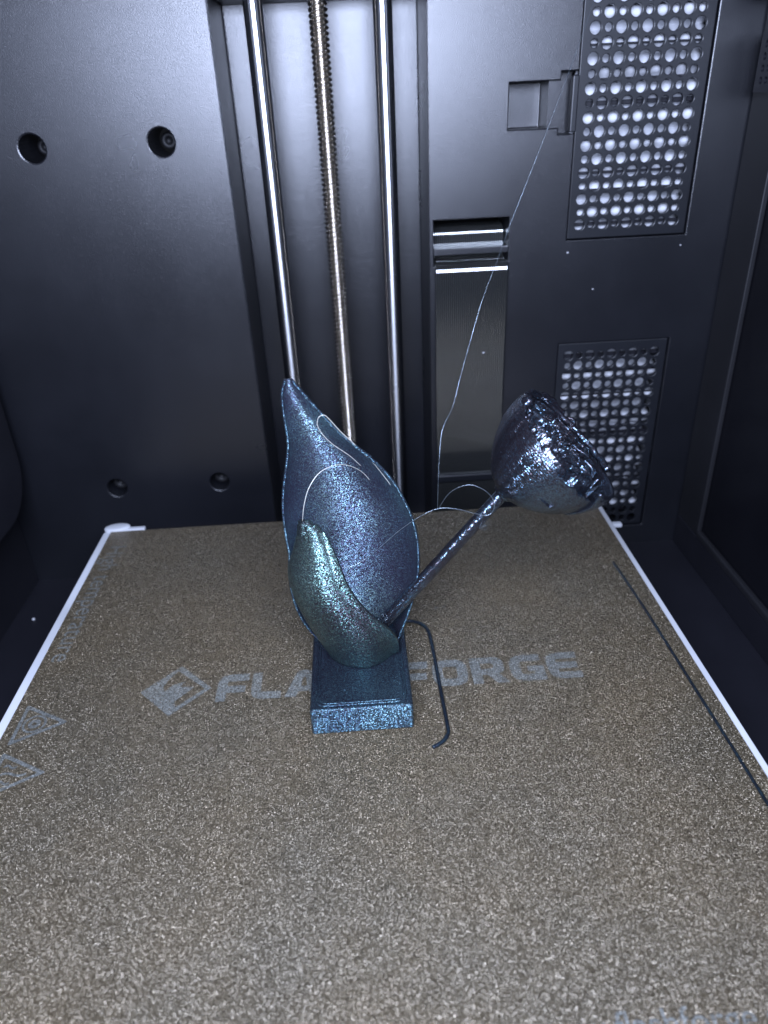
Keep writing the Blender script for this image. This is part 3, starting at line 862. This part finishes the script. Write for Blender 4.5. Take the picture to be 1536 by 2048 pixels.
string([(27.2,-112.0,64.4),(30.9,-112.3,70.2),(36.0,-112.7,72.6),(40.4,-113.0,71.1),(43.4,-113.3,67.9),(43.9,-113.7,64.5),(41.9,-114.0,62.7),(38.1,-114.3,63.7),(32.8,-114.7,65.8),(27.6,-115.0,66.6),(22.4,-115.3,64.9),(15.6,-115.7,60.5),(9.3,-116.0,55.0),(4.6,-116.3,51.4),(0.7,-116.7,49.4),(-3.1,-117.0,49.4)],
       0.105, 'string looped round the upper stem and running to the small leaf', 8, 0.3, None, 4.0)
string([(-13.3,-112.0,63.5),(-12.5,-109.5,67.6),(-10.7,-107.0,72.0),(-7.2,-104.5,75.6),(-2.3,-102.0,76.5),(1.8,-99.5,74.7),(5.5,-97.0,71.0),(8.0,-94.5,66.0),(9.1,-92.0,61.0)],
       0.115, 'arched string springing from the tip of the small leaf', 8, 0.3, None, 7.0, M_STRING2)
string([(5.2,-99.0,74.2),(2.0,-99.4,78.0),(-3.0,-99.8,82.5),(-5.7,-100.2,86.1),(-6.9,-100.5,89.2),(-6.3,-100.9,91.7),(-4.7,-101.3,92.5),(-3.3,-101.7,91.4),(-0.3,-102.1,87.5),(3.1,-102.5,83.8),(6.6,-102.8,79.6),(9.4,-103.2,76.3),(12.2,-103.6,72.1),(13.8,-104.0,69.6)],
       0.10, 'hairpin string doubled back along the upper edge of the big leaf', 8, 0.3, None, 6.0, M_STRING2)
def fuzz(c, n, rad, label, spread):
    V, F = [], []
    for s in range(n):
        o0 = Vector(c)+Vector([random.uniform(-1, 1)*k for k in spread]); r0 = rad*random.uniform(0.5, 1.2); ph = random.uniform(0, 6.28); sp = random.uniform(3, 6)
        n1 = Vector([random.uniform(-1, 1) for _ in range(3)]).normalized(); u = n1.orthogonal().normalized(); v = n1.cross(u)
        P = [o0+(u*math.cos(ph+sp*t)+v*math.sin(ph+sp*t))*r0*(1-0.3*t)+n1*t*r0*0.6 for t in [k/16 for k in range(17)]]
        a, b = tube_geo(P, 0.03, 4); F += [tuple(i+len(V) for i in f) for f in b]; V += a
    o = mesh('fuzz', V, F, M_STRING, stem, smooth=True); o['kind'] = 'stuff'
    o['label'] = label
fuzz((9.8, -110, 24.2), 10, 1.6, 'tuft of fine curled plastic hairs at the foot of the stem', (2.2, 0.6, 1.4))
fuzz((41.5, -110, 57.2), 6, 1.6, 'few curled plastic hairs under the upper stem', (1.2, 0.5, 1.0))
fuzz((22.0, -110, 32.8), 10, 0.7, 'short plastic hairs under the stem', (9, 0.3, 10))

# ------------------------------------------------------------------ purge lines lying on the plate
def purge(P, r, label, n=10):
    Q = dense(crom(P, n), 0.6); Q = [p+Vector((0.05*noise.noise(p*0.8), 0.05*noise.noise(p*0.8+Vector((3, 0, 0))), 0)) for p in Q]
    V, F = tube_geo(Q, [r*(1+0.12*noise.noise(p*0.9)) for p in Q], 8)
    o = mesh('filament_line', V, F, M_PURGE, org=P[0], smooth=True)
    return tag(o, label, 'filament line', 'lines of filament on the plate')
purge([(10, -83.0, 0.5), (16.9, -82.4, 0.5), (21.5, -83.4, 0.5), (24.6, -86.0, 0.5), (26.0, -90.0, 0.5), (26.5, -100, 0.5), (26.8, -120, 0.5), (27.1, -136, 0.5), (26.9, -139.5, 0.5), (24.9, -142.6, 0.5), (21.6, -144.8, 0.5)],
      0.62, 'dark blue skirt line curving round the right of the flower base')
purge([(107.0, -52, 0.25), (107.7, -64.9, 0.35), (108.5, -84.8, 0.4), (109.0, -110, 0.45), (109.4, -131.4, 0.45), (110.0, -160, 0.45), (110.4, -200, 0.45), (110.4, -226, 0.45)],
      0.45, 'thin blue line laid along the right edge of the plate')

# ------------------------------------------------------------------ crumbs of plastic
def crumb(c, r, label):
    rows = []
    for i in range(8):
        th = math.pi*i/7
        rows.append([Vector(c)+Vector((math.sin(th)*math.cos(2*math.pi*k/10), math.sin(th)*math.sin(2*math.pi*k/10), math.cos(th)*0.7))*r*(1+0.5*noise.noise((k*0.9+c[0], i*0.9, c[2]))) for k in range(10)])
    V, F = grid_geo(rows, True)
    o = mesh('plastic_crumb', V, F, M_CRUMB, org=c, smooth=True)
    return tag(o, label, 'crumb', 'stray crumbs of plastic')
crumb((102.7, Y0-0.3, 108.8), 0.55, 'tiny pale crumb on the wall just under the upper vent corner')
crumb((115.6, Y0-0.3, 92.1), 0.45, 'tiny pale crumb on the wall midway between the two vents')
crumb((65.5, 32.4, 66.0), 0.5, 'tiny pale crumb stuck on the flat cable')
crumb((153.5, Y0-0.3, 109.4), 0.4, 'tiny pale crumb under the right corner of the upper vent')
crumb((-163.7, -0.8, -46.9), 0.8, 'small pale crumb on the dark floor left of the plate')
